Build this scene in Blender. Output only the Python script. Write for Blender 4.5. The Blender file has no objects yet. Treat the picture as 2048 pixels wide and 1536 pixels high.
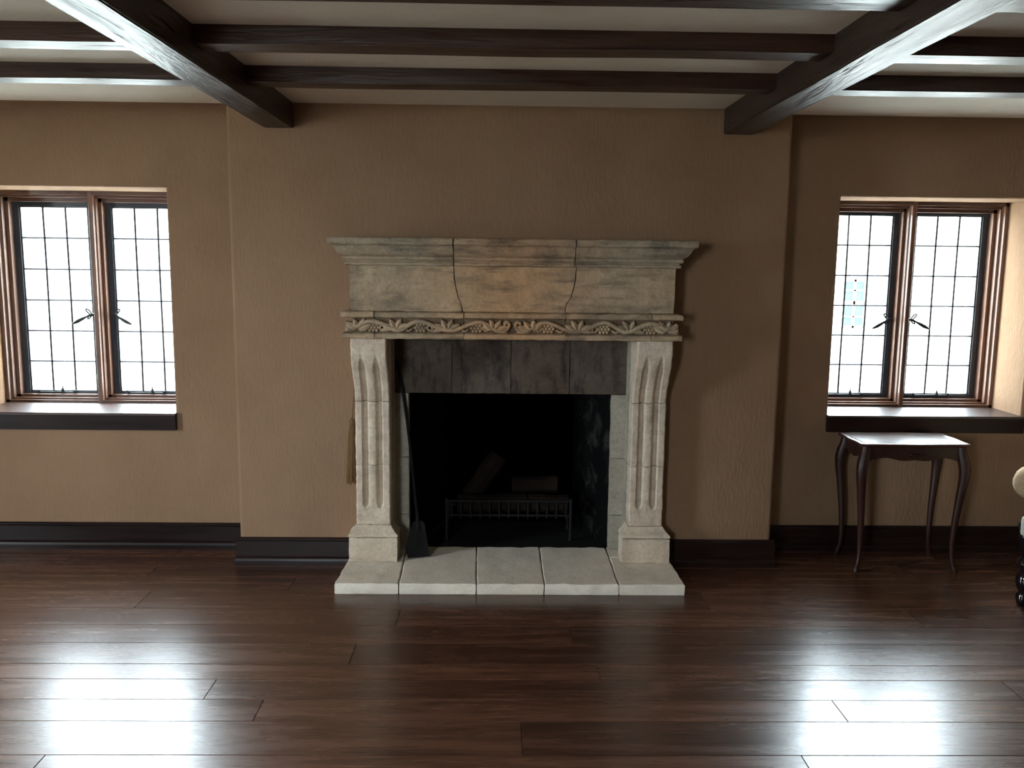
import bpy, bmesh, math, random
from mathutils import Vector, Matrix, noise

random.seed(7)
PI = math.pi
scene = bpy.context.scene
C = scene.collection

# ------------------------------------------------------------------ camera
cam_d = bpy.data.cameras.new('camera')
cam = bpy.data.objects.new('camera', cam_d)
C.objects.link(cam)
cam_d.sensor_width = 36.0
cam_d.lens = 1720.7 / 2048 * 36.0
cam_d.clip_start = 0.05
cam_d.clip_end = 300
R_ = Vector((0.99979288, -0.01700146, 0.01118669))
U_ = Vector((-0.00871033, 0.13931992, 0.99020911))
F_ = Vector((0.01839353, 0.99010146, -0.13914298))
M = Matrix.Identity(4)
for i in range(3):
    M[i][0], M[i][1], M[i][2] = R_[i], U_[i], -F_[i]
M[0][3], M[1][3], M[2][3] = 0.0, -4.578, 1.650
cam.matrix_world = M
scene.camera = cam

# ------------------------------------------------------------------ sky, daylight, exposure
world = bpy.data.worlds.new('overcast_sky')
scene.world = world
world.use_nodes = True
wn = world.node_tree.nodes
wl = world.node_tree.links
wn.clear()
wo = wn.new('ShaderNodeOutputWorld')
bg = wn.new('ShaderNodeBackground')
bg.inputs['Color'].default_value = (0.81, 0.925, 1.0, 1)
bg.inputs['Strength'].default_value = 52.0
wl.new(bg.outputs[0], wo.inputs[0])

def portal(name, loc, rot, sx, sy):
    """Sampling portal in a wall opening: gives no light of its own, only guides the sky's light in."""
    l = bpy.data.lights.new(name, 'AREA')
    l.shape = 'RECTANGLE'
    l.size, l.size_y = sx, sy
    l.cycles.is_portal = True
    o = bpy.data.objects.new(name, l)
    o.location = loc
    o.rotation_euler = rot
    C.objects.link(o)
    return o

scene.view_settings.view_transform = 'Standard'
scene.view_settings.look = 'None'
scene.view_settings.exposure = 0.0
scene.view_settings.gamma = 1.0
scene.view_settings.use_curve_mapping = False
scene.cycles.max_bounces = 10
scene.cycles.diffuse_bounces = 5
scene.cycles.glossy_bounces = 4
scene.cycles.transparent_max_bounces = 16
scene.cycles.sample_clamp_direct = 6.0
scene.cycles.sample_clamp_indirect = 10.0
scene.cycles.caustics_reflective = True
scene.cycles.caustics_refractive = False

# ------------------------------------------------------------------ room numbers (metres)
CEIL = 2.45
BX0, BX1 = -1.397, 1.528           # chimney breast
YL, YR = 0.255, 0.275              # left and right bay wall faces
YOUT = 0.86
XW = 4.3                           # right wall
XL = 4.9                           # left wall
YREAR = -6.6
FX = 0.08                          # fireplace axis

# ------------------------------------------------------------------ helpers
def link(name, me, mat=None, parent=None, smooth=None):
    o = bpy.data.objects.new(name, me)
    C.objects.link(o)
    if mat is not None:
        me.materials.append(mat)
    if parent is not None:
        o.parent = parent
    if smooth is not None:
        for p in me.polygons:
            p.use_smooth = True
        me.set_sharp_from_angle(angle=math.radians(smooth))
    return o

def from_bm(name, bm, mat=None, parent=None, smooth=None, recalc=True):
    if recalc:
        bmesh.ops.recalc_face_normals(bm, faces=bm.faces[:])
    me = bpy.data.meshes.new(name)
    bm.to_mesh(me)
    bm.free()
    return link(name, me, mat, parent, smooth)

def empty(name, loc=(0, 0, 0), rz=0.0):
    o = bpy.data.objects.new(name, None)
    o.empty_display_size = 0.1
    o.location = loc
    o.rotation_euler = (0, 0, rz)
    C.objects.link(o)
    return o

def tag(o, label=None, cat=None, group=None, kind=None):
    if label: o['label'] = label
    if cat: o['category'] = cat
    if group: o['group'] = group
    if kind: o['kind'] = kind
    return o

def box(bm, x0, x1, y0, y1, z0, z1):
    v = [bm.verts.new(p) for p in ((x0, y0, z0), (x1, y0, z0), (x1, y1, z0), (x0, y1, z0),
                                   (x0, y0, z1), (x1, y0, z1), (x1, y1, z1), (x0, y1, z1))]
    for f in ((0, 3, 2, 1), (4, 5, 6, 7), (0, 1, 5, 4), (1, 2, 6, 5), (2, 3, 7, 6), (3, 0, 4, 7)):
        bm.faces.new([v[i] for i in f])
    return v

def bevelled(bm, w, seg=2):
    bmesh.ops.bevel(bm, geom=bm.edges[:], offset=w, segments=seg, affect='EDGES', profile=0.6)

def prism(bm, pts, axis, a, b):
    """2-D outline extruded along an axis. axis z: pts=(x,y); x: pts=(y,z); y: pts=(x,z)."""
    def P(p, t):
        if axis == 'z': return (p[0], p[1], t)
        if axis == 'x': return (t, p[0], p[1])
        return (p[0], t, p[1])
    A = [bm.verts.new(P(p, a)) for p in pts]
    B = [bm.verts.new(P(p, b)) for p in pts]
    n = len(pts)
    bm.faces.new(A)
    bm.faces.new(B[::-1])
    for i in range(n):
        j = (i + 1) % n
        bm.faces.new((A[i], B[i], B[j], A[j]))

def sweep(bm, levels, n, yb, ns=3):
    """Stacked rings: each level = (z, x_left, x_right, y_front). n spans along the front, ns along each side."""
    rings = []
    for (z, xl, xr, yf) in levels:
        pts = []
        for i in range(ns):
            pts.append((xl, yb + (yf - yb) * i / ns, z))
        for i in range(n + 1):
            pts.append((xl + (xr - xl) * i / n, yf, z))
        for i in range(1, ns + 1):
            pts.append((xr, yf + (yb - yf) * i / ns, z))
        rings.append([bm.verts.new(p) for p in pts])
    for a, b in zip(rings, rings[1:]):
        m = len(a)
        for i in range(m):
            j = (i + 1) % m
            bm.faces.new((a[i], a[j], b[j], b[i]))
    bm.faces.new(rings[0][::-1])
    bm.faces.new(rings[-1])

def roughen(bm, amp, scale, seed=0.0, keep=None):
    for v in bm.verts:
        if keep and keep(v.co):
            continue
        p = v.co * scale + Vector((seed, seed * 1.7, -seed))
        d = noise.noise_vector(p) + 0.5 * noise.noise_vector(p * 2.3)
        v.co += d * amp

def tube(bm, pts, rad, n=8, cap=True, flat=1.0, up=None):
    pts = [Vector(p) for p in pts]
    if not hasattr(rad, '__len__'):
        rad = [rad] * len(pts)
    rings = []
    ref = Vector(up) if up else None
    for i, p in enumerate(pts):
        t = (pts[min(i + 1, len(pts) - 1)] - pts[max(i - 1, 0)]).normalized()
        if ref is None:
            ref = Vector((0, 0, 1)) if abs(t.z) < 0.9 else Vector((0, 1, 0))
        a = (ref - t * ref.dot(t))
        if a.length < 1e-5:
            a = t.orthogonal()
        a.normalize()
        ref = a if up is None else Vector(up)
        b = t.cross(a)
        ring = []
        for k in range(n):
            w = 2 * PI * k / n
            ring.append(bm.verts.new(p + a * math.cos(w) * rad[i] * flat + b * math.sin(w) * rad[i]))
        rings.append(ring)
    for r0, r1 in zip(rings, rings[1:]):
        for k in range(n):
            j = (k + 1) % n
            bm.faces.new((r0[k], r0[j], r1[j], r1[k]))
    if cap:
        bm.faces.new(rings[0][::-1])
        bm.faces.new(rings[-1])

def lathe(bm, prof, cx, cy, n=16):
    """prof = [(r, z)...]"""
    rings = [[bm.verts.new((cx + r * math.cos(2 * PI * k / n), cy + r * math.sin(2 * PI * k / n), z)) for k in range(n)] for r, z in prof]
    for a, b in zip(rings, rings[1:]):
        for k in range(n):
            j = (k + 1) % n
            bm.faces.new((a[k], a[j], b[j], b[k]))
    bm.faces.new(rings[0][::-1])
    bm.faces.new(rings[-1])

def smoothstep(a, b, x):
    t = max(0.0, min(1.0, (x - a) / (b - a)))
    return t * t * (3 - 2 * t)

# ------------------------------------------------------------------ materials
def new_mat(name):
    m = bpy.data.materials.new(name)
    m.use_nodes = True
    nt = m.node_tree
    return m, nt, nt.nodes, nt.links, nt.nodes['Principled BSDF']

def coords(nt, scale=(1, 1, 1), rand=0.0):
    """Object coordinates, shifted per object so that no two pieces share their grain."""
    tc = nt.nodes.new('ShaderNodeTexCoord')
    mp = nt.nodes.new('ShaderNodeMapping')
    mp.inputs['Scale'].default_value = scale
    if rand:
        oi = nt.nodes.new('ShaderNodeObjectInfo')
        mu = nt.nodes.new('ShaderNodeVectorMath'); mu.operation = 'SCALE'
        mu.inputs[0].default_value = (rand, rand * 0.7, rand * 1.3)
        nt.links.new(oi.outputs['Random'], mu.inputs['Scale'])
        ad = nt.nodes.new('ShaderNodeVectorMath'); ad.operation = 'ADD'
        nt.links.new(tc.outputs['Object'], ad.inputs[0])
        nt.links.new(mu.outputs[0], ad.inputs[1])
        nt.links.new(ad.outputs[0], mp.inputs['Vector'])
    else:
        nt.links.new(tc.outputs['Object'], mp.inputs['Vector'])
    return mp.outputs[0]

def nz(nt, vec, scale, detail=4, rough=0.55, dist=0.0):
    t = nt.nodes.new('ShaderNodeTexNoise')
    t.inputs['Scale'].default_value = scale
    t.inputs['Detail'].default_value = detail
    t.inputs['Roughness'].default_value = rough
    t.inputs['Distortion'].default_value = dist
    nt.links.new(vec, t.inputs['Vector'])
    return t.outputs['Fac']

def ramp(nt, fac, stops):
    r = nt.nodes.new('ShaderNodeValToRGB')
    el = r.color_ramp.elements
    while len(el) < len(stops):
        el.new(0.5)
    for e, (p, c) in zip(el, stops):
        e.position = p
        e.color = (c[0], c[1], c[2], 1) if hasattr(c, '__len__') else (c, c, c, 1)
    nt.links.new(fac, r.inputs['Fac'])
    return r.outputs['Color']

def mix(nt, fac, a, b, mode='MIX'):
    n = nt.nodes.new('ShaderNodeMix')
    n.data_type = 'RGBA'
    n.blend_type = mode
    if hasattr(fac, 'default_value') or not isinstance(fac, (int, float)):
        nt.links.new(fac, n.inputs[0])
    else:
        n.inputs[0].default_value = fac
    for sock, v in ((n.inputs[6], a), (n.inputs[7], b)):
        if isinstance(v, (tuple, list)):
            sock.default_value = (v[0], v[1], v[2], 1)
        else:
            nt.links.new(v, sock)
    return n.outputs[2]

def bump(nt, bsdf, height, strength, dist=0.01, prev=None):
    b = nt.nodes.new('ShaderNodeBump')
    b.inputs['Strength'].default_value = strength
    b.inputs['Distance'].default_value = dist
    nt.links.new(height, b.inputs['Height'])
    if prev is not None:
        nt.links.new(prev, b.inputs['Normal'])
    nt.links.new(b.outputs[0], bsdf.inputs['Normal'])
    return b.outputs[0]

def plaster(name, c0, c1, vert=True, strength=0.5):
    m, nt, N, L, b = new_mat(name)
    v = coords(nt)
    L.new(ramp(nt, nz(nt, v, 1.6, 5), [(0.3, c0), (0.7, c1)]), b.inputs['Base Color'])
    b.inputs['Roughness'].default_value = 0.92
    b.inputs['Specular IOR Level'].default_value = 0.15
    vs = coords(nt, (1, 1, 0.28) if vert else (1, 1, 1))
    n1 = bump(nt, b, nz(nt, vs, 70, 4, 0.6), strength, 0.006)
    bump(nt, b, nz(nt, v, 5, 3), 0.35, 0.02, n1)
    return m

def wood(name, dark, light, axis, rough=(0.3, 0.5), scale=1.0, bump_s=0.25, spec=0.5, hew=0.0, rand=37.0, checks=False):
    m, nt, N, L, b = new_mat(name)
    lo, hi = 0.9 * scale, 14.0 * scale
    s = {'x': (lo, hi, hi), 'y': (hi, lo, hi), 'z': (hi, hi, lo)}[axis]
    v = coords(nt, s, rand)
    f1 = nz(nt, v, 1.0, 6, 0.6, 1.2)
    s2 = {'x': (6, 160, 160), 'y': (160, 6, 160), 'z': (160, 160, 6)}[axis]
    v2 = coords(nt, tuple(q * scale for q in s2), rand)
    f2 = nz(nt, v2, 1.0, 3, 0.6)
    col = ramp(nt, f1, [(0.28, dark), (0.72, light)])
    col = mix(nt, 0.55, col, ramp(nt, f2, [(0.35, (0.35, 0.35, 0.35)), (0.62, (1, 1, 1))]), 'MULTIPLY')
    oi = N.new('ShaderNodeObjectInfo')
    col = mix(nt, 1.0, col, ramp(nt, oi.outputs['Random'], [(0.0, (0.72, 0.70, 0.70)), (1.0, (1.18, 1.14, 1.08))]), 'MULTIPLY')
    L.new(col, b.inputs['Base Color'])
    L.new(ramp(nt, f1, [(0.3, rough[0]), (0.75, rough[1])]), b.inputs['Roughness'])
    b.inputs['Specular IOR Level'].default_value = spec
    n1 = bump(nt, b, f2, bump_s, 0.002)
    if hew:
        sh = {'x': (1.4, 9, 9), 'y': (9, 1.4, 9), 'z': (9, 9, 1.4)}[axis]
        n1 = bump(nt, b, nz(nt, coords(nt, sh, rand), 1.0, 4, 0.6, 0.6), hew, 0.01, n1)
    if checks:                                  # adze marks and drying checks: dull, recessed flecks along the grain
        sk = {'x': (3.2, 42, 42), 'y': (42, 3.2, 42), 'z': (42, 42, 3.2)}[axis]
        sp = {'x': (1.1, 5, 5), 'y': (5, 1.1, 5), 'z': (5, 5, 1.1)}[axis]
        fk = ramp(nt, nz(nt, coords(nt, sk, rand), 1.0, 3, 0.5, 0.8), [(0.30, 0.0), (0.42, 1.0)])
        fp = ramp(nt, nz(nt, coords(nt, sp, rand), 1.0, 2, 0.5), [(0.42, 1.0), (0.58, 0.0)])
        mk = mix(nt, fp, fk, (1.0, 1.0, 1.0))
        L.new(mix(nt, 1.0, mk, (spec, spec, spec), 'MULTIPLY'), b.inputs['Specular IOR Level'])
        bump(nt, b, mk, 0.5, 0.004, n1)
    return m

def stone(name, base, pale, dark, warm, dark_amt, strength=0.5, mid_tint=None, fine_amt=0.5, grain=(5, 5, 26)):
    m, nt, N, L, b = new_mat(name)
    v = coords(nt, (1, 1, 1), 53.0)
    big = nz(nt, v, 2.2, 5, 0.6, 0.4)
    med = nz(nt, v, 9.0, 6, 0.65, 0.3)
    fine = nz(nt, v, 60.0, 4, 0.6)
    streak = nz(nt, coords(nt, grain, 53.0), 1.0, 5, 0.6)
    col = ramp(nt, med, [(0.3, base), (0.72, pale)])
    col = mix(nt, ramp(nt, big, [(0.45, 0.0), (0.7, 0.65)]), col, warm)
    col = mix(nt, ramp(nt, streak, [(0.5, 0.0), (0.74, dark_amt)]), col, dark)
    col = mix(nt, ramp(nt, nz(nt, v, 4.3, 6, 0.7), [(0.5, 0.0), (0.72, dark_amt)]), col, dark)
    col = mix(nt, fine_amt, col, ramp(nt, fine, [(0.3, (0.6, 0.6, 0.6)), (0.6, (1, 1, 1))]), 'MULTIPLY')
    if mid_tint:                                   # warm ochre tint, strongest at the middle of the chimney piece
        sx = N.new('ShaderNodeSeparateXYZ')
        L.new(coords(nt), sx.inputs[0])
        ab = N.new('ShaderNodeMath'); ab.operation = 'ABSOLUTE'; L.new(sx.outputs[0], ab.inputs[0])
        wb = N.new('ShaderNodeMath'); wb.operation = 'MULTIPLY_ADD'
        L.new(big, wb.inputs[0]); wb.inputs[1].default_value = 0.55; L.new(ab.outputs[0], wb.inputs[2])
        col = mix(nt, ramp(nt, wb.outputs[0], [(0.34, 0.62), (0.78, 0.0)]), col, mix(nt, 0.8, col, mid_tint, 'MULTIPLY'))
    L.new(col, b.inputs['Base Color'])
    b.inputs['Roughness'].default_value = 0.9
    b.inputs['Specular IOR Level'].default_value = 0.2
    n1 = bump(nt, b, fine, strength, 0.004)
    bump(nt, b, med, strength * 0.8, 0.01, n1)
    return m

def plain(name, col, rough=0.5, metal=0.0, spec=0.5, bs=0.0, bscale=40, coat=0.0):
    m, nt, N, L, b = new_mat(name)
    v = coords(nt, (1, 1, 1), 11.0)
    f = nz(nt, v, bscale, 4)
    L.new(ramp(nt, f, [(0.3, tuple(q * 0.8 for q in col)), (0.7, tuple(q * 1.15 for q in col))]), b.inputs['Base Color'])
    b.inputs['Roughness'].default_value = rough
    b.inputs['Metallic'].default_value = metal
    b.inputs['Specular IOR Level'].default_value = spec
    b.inputs['Coat Weight'].default_value = coat
    b.inputs['Coat Roughness'].default_value = 0.05
    if bs:
        bump(nt, b, f, bs, 0.004)
    return m

MAT = {}
MAT['wall'] = plaster('tan_stucco', (0.235, 0.143, 0.084), (0.28, 0.176, 0.106), True, 0.55)
MAT['ceiling'] = plaster('ceiling_plaster', (0.80, 0.755, 0.66), (0.86, 0.82, 0.72), False, 0.25)
MAT['floor'] = wood('oak_floor', (0.07, 0.029, 0.017), (0.165, 0.074, 0.043), 'x', (0.23, 0.31), 1.0, 0.10, 0.75)
MAT['floor_gap'] = plain('floor_gap', (0.006, 0.004, 0.003), 0.8)
MAT['beam_y'] = wood('dark_beam_along', (0.032, 0.019, 0.015), (0.07, 0.042, 0.032), 'y', (0.33, 0.52), 0.8, 0.5, 0.36, 0.8, 37.0, True)
MAT['beam_x'] = wood('dark_joist', (0.032, 0.013, 0.009), (0.075, 0.03, 0.018), 'x', (0.30, 0.5), 0.8, 0.4, 0.40, 0.5, 37.0, True)
MAT['trim_x'] = wood('dark_trim', (0.011, 0.006, 0.006), (0.024, 0.011, 0.009), 'x', (0.3, 0.42), 1.0, 0.12, 0.22)
MAT['sill'] = wood('window_sill_wood', (0.03, 0.013, 0.010), (0.055, 0.022, 0.015), 'x', (0.34, 0.42), 1.0, 0.06, 0.8)
MAT['frame_z'] = wood('window_frame_wood', (0.15, 0.075, 0.048), (0.25, 0.135, 0.09), 'z', (0.28, 0.42), 1.0, 0.06, 0.5)
MAT['frame_x'] = wood('window_frame_rail', (0.08, 0.036, 0.022), (0.14, 0.066, 0.042), 'x', (0.25, 0.4), 1.0, 0.15, 0.5)
MAT['steel'] = plain('dark_casement_steel', (0.025, 0.032, 0.042), 0.35, 0.0, 0.5)
MAT['lead'] = plain('lead_came', (0.035, 0.035, 0.045), 0.5, 0.3, 0.4)
MAT['iron'] = plain('black_iron', (0.010, 0.0092, 0.0105), 0.75, 0.05, 0.2, 0.3)
MAT['bronze'] = plain('dark_bronze', (0.03, 0.035, 0.035), 0.4, 0.5, 0.5)
MAT['soot'] = plain('sooty_brick', (0.007, 0.0068, 0.0065), 0.9, 0, 0.2, 0.6, 18)
MAT['stone'] = stone('limestone_legs', (0.57, 0.46, 0.35), (0.75, 0.64, 0.505), (0.27, 0.225, 0.175), (0.60, 0.465, 0.35), 0.4)
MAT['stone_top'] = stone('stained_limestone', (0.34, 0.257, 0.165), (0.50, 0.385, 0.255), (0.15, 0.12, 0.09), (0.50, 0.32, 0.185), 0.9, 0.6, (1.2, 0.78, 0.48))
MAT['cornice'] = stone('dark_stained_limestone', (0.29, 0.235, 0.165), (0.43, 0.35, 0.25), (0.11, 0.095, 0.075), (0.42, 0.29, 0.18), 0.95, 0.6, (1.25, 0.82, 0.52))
MAT['dark_ground'] = stone('dark_carved_ground', (0.16, 0.105, 0.062), (0.24, 0.16, 0.095), (0.08, 0.055, 0.035), (0.22, 0.14, 0.075), 0.8)  # darker stone colour for the recessed ground of the carved band
MAT['hearth'] = stone('hearth_limestone', (0.78, 0.70, 0.58), (0.90, 0.83, 0.71), (0.5, 0.49, 0.45), (0.82, 0.71, 0.56), 0.25, 0.3, None, 0.25)
MAT['slip'] = stone('smoked_shaded_slip_stone', (0.075, 0.057, 0.043), (0.13, 0.102, 0.077), (0.022, 0.015, 0.015), (0.10, 0.068, 0.045), 0.9, 0.6, None, 0.5, (22, 22, 6))  # smoke staining plus the mantel overhang's shade, both in the colour
MAT['jamb'] = stone('grey_jamb_stone', (0.33, 0.30, 0.24), (0.42, 0.385, 0.31), (0.2, 0.19, 0.15), (0.36, 0.31, 0.24), 0.4)
MAT['mortar'] = plain('mortar', (0.05, 0.035, 0.025), 0.95, 0, 0.1)
MAT['table'] = wood('mahogany', (0.03, 0.011, 0.007), (0.07, 0.025, 0.014), 'x', (0.28, 0.34), 1.2, 0.04, 0.8)
MAT['table_leg'] = wood('mahogany_leg', (0.024, 0.009, 0.007), (0.05, 0.018, 0.011), 'z', (0.34, 0.46), 1.2, 0.1, 0.3)
MAT['tassel'] = plain('tassel_fibre', (0.16, 0.085, 0.035), 0.85, 0, 0.2, 0.5, 90)
MAT['beige'] = plain('beige_upholstery', (0.40, 0.29, 0.18), 0.95, 0, 0.15, 0.4, 120)
MAT['pale_fabric'] = plain('pale_piping_fabric', (0.55, 0.56, 0.50), 0.95, 0, 0.15, 0.3, 120)
MAT['lacquer'] = plain('black_lacquer', (0.006, 0.006, 0.008), 0.12, 0, 0.6, 0.0, 20, 0.6)
MAT['log'] = plain('split_firewood', (0.011, 0.007, 0.005), 0.9, 0, 0.1, 0.8, 25)
MAT['stucco_out'] = plain('white_render', (0.86, 0.85, 0.82), 0.9, 0, 0.1, 0.2, 30)
MAT['paving'] = plain('pale_paving', (0.78, 0.77, 0.72), 0.9, 0, 0.1, 0.2, 3)
MAT['roof_out'] = plain('roof_tile', (0.55, 0.45, 0.38), 0.9, 0, 0.1, 0.5, 12)
MAT['blue_glass'] = plain('far_window_pane', (0.028, 0.046, 0.050), 0.6, 0, 0.05)
MAT['bounce_ground'] = plain('bounce_ground', (0.42, 0.42, 0.36), 0.95, 0, 0.1, 0.5, 8)  # unseen ground, paled to bounce daylight onto the ceiling
MAT['leaf'] = plain('garden_leaf', (0.50, 0.58, 0.46), 0.8, 0, 0.2)
MAT['leaf_gold'] = plain('golden_leaf', (0.70, 0.66, 0.52), 0.8, 0, 0.2)
MAT['bark'] = plain('bark', (0.45, 0.50, 0.42), 0.9, 0, 0.1, 0.4, 20)
MAT['brick_out'] = plain('pink_brick', (0.66, 0.46, 0.44), 0.9, 0, 0.1)

def glass_mat():
    m, nt, N, L, b = new_mat('old_window_glass')
    N.remove(b)
    out = N['Material Output']
    tr = N.new('ShaderNodeBsdfTransparent'); tr.inputs['Color'].default_value = (0.97, 0.99, 0.99, 1)
    gl = N.new('ShaderNodeBsdfGlossy'); gl.inputs['Roughness'].default_value = 0.03
    fr = N.new('ShaderNodeFresnel')
    ge = N.new('ShaderNodeNewGeometry')          # thin pane: both faces reflect like the outer one
    io = N.new('ShaderNodeMapRange')
    io.inputs['To Min'].default_value = 1.45; io.inputs['To Max'].default_value = 1 / 1.45
    L.new(ge.outputs['Backfacing'], io.inputs['Value']); L.new(io.outputs['Result'], fr.inputs['IOR'])
    mx = N.new('ShaderNodeMixShader')
    L.new(fr.outputs[0], mx.inputs[0]); L.new(tr.outputs[0], mx.inputs[1]); L.new(gl.outputs[0], mx.inputs[2])
    L.new(mx.outputs[0], out.inputs['Surface'])
    return m
MAT['glass'] = glass_mat()

# mottled inner wall of the firebox: ash-grey patches where the soot has come off
def firebox_mat():
    m, nt, N, L, b = new_mat('firebox_lining')
    v = coords(nt)
    f = nz(nt, v, 7.0, 6, 0.7, 0.5)
    sx = N.new('ShaderNodeSeparateXYZ'); L.new(v, sx.inputs[0])
    ash = ramp(nt, f, [(0.50, (0.006, 0.006, 0.006)), (0.72, (0.07, 0.068, 0.062))])
    side = ramp(nt, sx.outputs[0], [(0.45, 0.0), (0.56, 1.0)])      # ash-grey patches only on the right cheek
    L.new(mix(nt, side, (0.006, 0.006, 0.006), ash), b.inputs['Base Color'])
    b.inputs['Roughness'].default_value = 0.95
    b.inputs['Specular IOR Level'].default_value = 0.1
    bump(nt, b, f, 0.6, 0.01)
    return m
MAT['firebox'] = firebox_mat()

# ================================================================== STRUCTURE
def struct(name, bm, mat, label, smooth=None, parent=None):
    o = from_bm(name, bm, mat, parent, smooth)
    return tag(o, label, None, None, 'structure')

# floor slab and planks
bm = bmesh.new()
box(bm, -XL - 0.2, XW + 0.2, YREAR - 0.2, 0.95, -0.15, -0.02)
floor = struct('floor', bm, MAT['floor_gap'], 'dark reddish-brown oak plank floor with glossy window reflections')
edges = [0.30, 0.10, -0.055, -0.215, -0.40, -0.63, -0.82, -1.005, -1.205, -1.335, -1.495, -1.652, -1.868, -2.04]
rr = random.Random(3)
while edges[-1] > -6.4:
    edges.append(edges[-1] - rr.choice((0.13, 0.15, 0.17, 0.19, 0.21)))
fixed = {4: [-1.72, 1.05], 5: [-2.9, -0.45, 2.0], 6: [0.35], 7: [-0.6, 2.9], 8: [0.43, -2.3], 9: [-1.1, 2.05],
         10: [-0.87, 1.3], 11: [-3.0, 0.1, 2.6], 12: [1.05, -1.5], 13: [-0.4, 1.9]}
for r in range(len(edges) - 1):
    y1, y0 = edges[r], edges[r + 1]
    if r in fixed:
        cuts = sorted(fixed[r])
    else:
        s = rr.uniform(-4.2, -2.2)
        cuts = []
        while s < 3.8:
            cuts.append(s)
            s += rr.uniform(1.6, 2.8)
    xs = [-XL] + cuts + [XW]
    for a, b_ in zip(xs, xs[1:]):
        bm = bmesh.new()
        g = 0.0008
        dz = rr.uniform(-0.0006, 0.0)
        e = 0.0013
        x0, x1, p0, p1 = a + g, b_ - g, y0 + g, y1 - g
        lo = [(x0, p0), (x1, p0), (x1, p1), (x0, p1)]
        hi = [(x0 + e, p0 + e), (x1 - e, p0 + e), (x1 - e, p1 - e), (x0 + e, p1 - e)]
        va = [bm.verts.new((x, y, -0.02)) for x, y in lo]
        vb = [bm.verts.new((x, y, dz - 0.0016)) for x, y in lo]
        vc = [bm.verts.new((x, y, dz)) for x, y in hi]
        bm.faces.new(va[::-1]); bm.faces.new(vc)
        for q, w in ((va, vb), (vb, vc)):
            for i in range(4):
                j = (i + 1) % 4
                bm.faces.new((q[i], q[j], w[j], w[i]))
        from_bm('floor_plank', bm, MAT['floor'], floor)

# ceiling
bm = bmesh.new()
box(bm, -XL - 0.2, XW + 0.2, YREAR - 0.2, 0.95, CEIL, CEIL + 0.2)
struct('ceiling', bm, MAT['ceiling'], 'pale plaster ceiling strips between dark beams')

# bay walls with window openings and a coved top
def bay_wall(name, x0, x1, ox0, ox1, oz0, oz1, yw, ys, label):
    r = yw - ys
    zc = CEIL - r
    arc = [(yw - r * (1 - math.cos(t)), zc + r * math.sin(t)) for t in [PI / 2 * k / 8 for k in range(9)]]
    bm = bmesh.new()
    e = 0.012
    prism(bm, [(yw, 0)] + arc + [(YOUT, CEIL), (YOUT, 0)], 'x', x0, ox0 - e)
    prism(bm, [(yw, 0)] + arc + [(YOUT, CEIL), (YOUT, 0)], 'x', ox1 + e, x1)
    prism(bm, [(yw, oz1 + e)] + arc + [(YOUT, CEIL), (YOUT, oz1 + e)], 'x', ox0 - e, ox1 + e)
    prism(bm, [(yw, 0), (yw, oz0), (YOUT, oz0), (YOUT, 0)], 'x', ox0 - e, ox1 + e)
    # plaster reveals with softly rounded arrises
    rnd = [(e * (1 - math.sin(t)), e * (1 - math.cos(t))) for t in [PI / 2 * k / 4 for k in range(5)]]
    for sx, xe in ((1, ox0), (-1, ox1)):
        pts = [(xe - sx * e, yw)] + [(xe - sx * u, yw + w) for u, w in rnd][0:] + [(xe, YOUT), (xe - sx * e, YOUT)]
        prism(bm, pts, 'z', oz0, oz1 + e)
    pts = [(yw, oz1 + e)] + [(yw + w, oz1 + u) for u, w in rnd] + [(YOUT, oz1), (YOUT, oz1 + e)]
    prism(bm, pts, 'x', ox0, ox1)
    bmesh.ops.remove_doubles(bm, verts=bm.verts[:], dist=1e-5)
    return struct(name, bm, MAT['wall'], label, 30)

LC, RC, HW = -2.376, 2.474, 0.563
LS, RS = 0.790, 0.806
HEAD = 2.037
bay_wall('wall_back_left', -XL, BX0, LC - HW, LC + HW, LS - 0.06, HEAD, YL, 0.045, 'tan stucco wall around the left window')
bay_wall('wall_back_right', BX1, XW, RC - HW, RC + HW, RS - 0.06, HEAD, YR, 0.135, 'tan stucco wall around the right window')

# chimney breast with rounded corners
bm = bmesh.new()
def corner(xe, sx):
    r = 0.02
    return [(xe + sx * (r - r * math.cos(t)), r - r * math.sin(t)) for t in [PI / 2 * k / 5 for k in range(6)]]
OW = 0.646
prism(bm, corner(BX0, 1) + [(FX - OW, 0), (FX - OW, YOUT), (BX0, YOUT)], 'z', 0, CEIL)
prism(bm, corner(BX1, -1) + [(FX + OW, 0), (FX + OW, YOUT), (BX1, YOUT)], 'z', 0, CEIL)
prism(bm, [(0, 1.26), (0, CEIL), (YOUT, CEIL), (YOUT, 1.26)], 'x', FX - OW, FX + OW)
box(bm, FX - OW, FX + OW, 0.74, YOUT, 0, 1.26)
struct('wall_chimney_breast', bm, MAT['wall'], 'tan stucco chimney breast behind the stone fireplace', 40)

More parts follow.
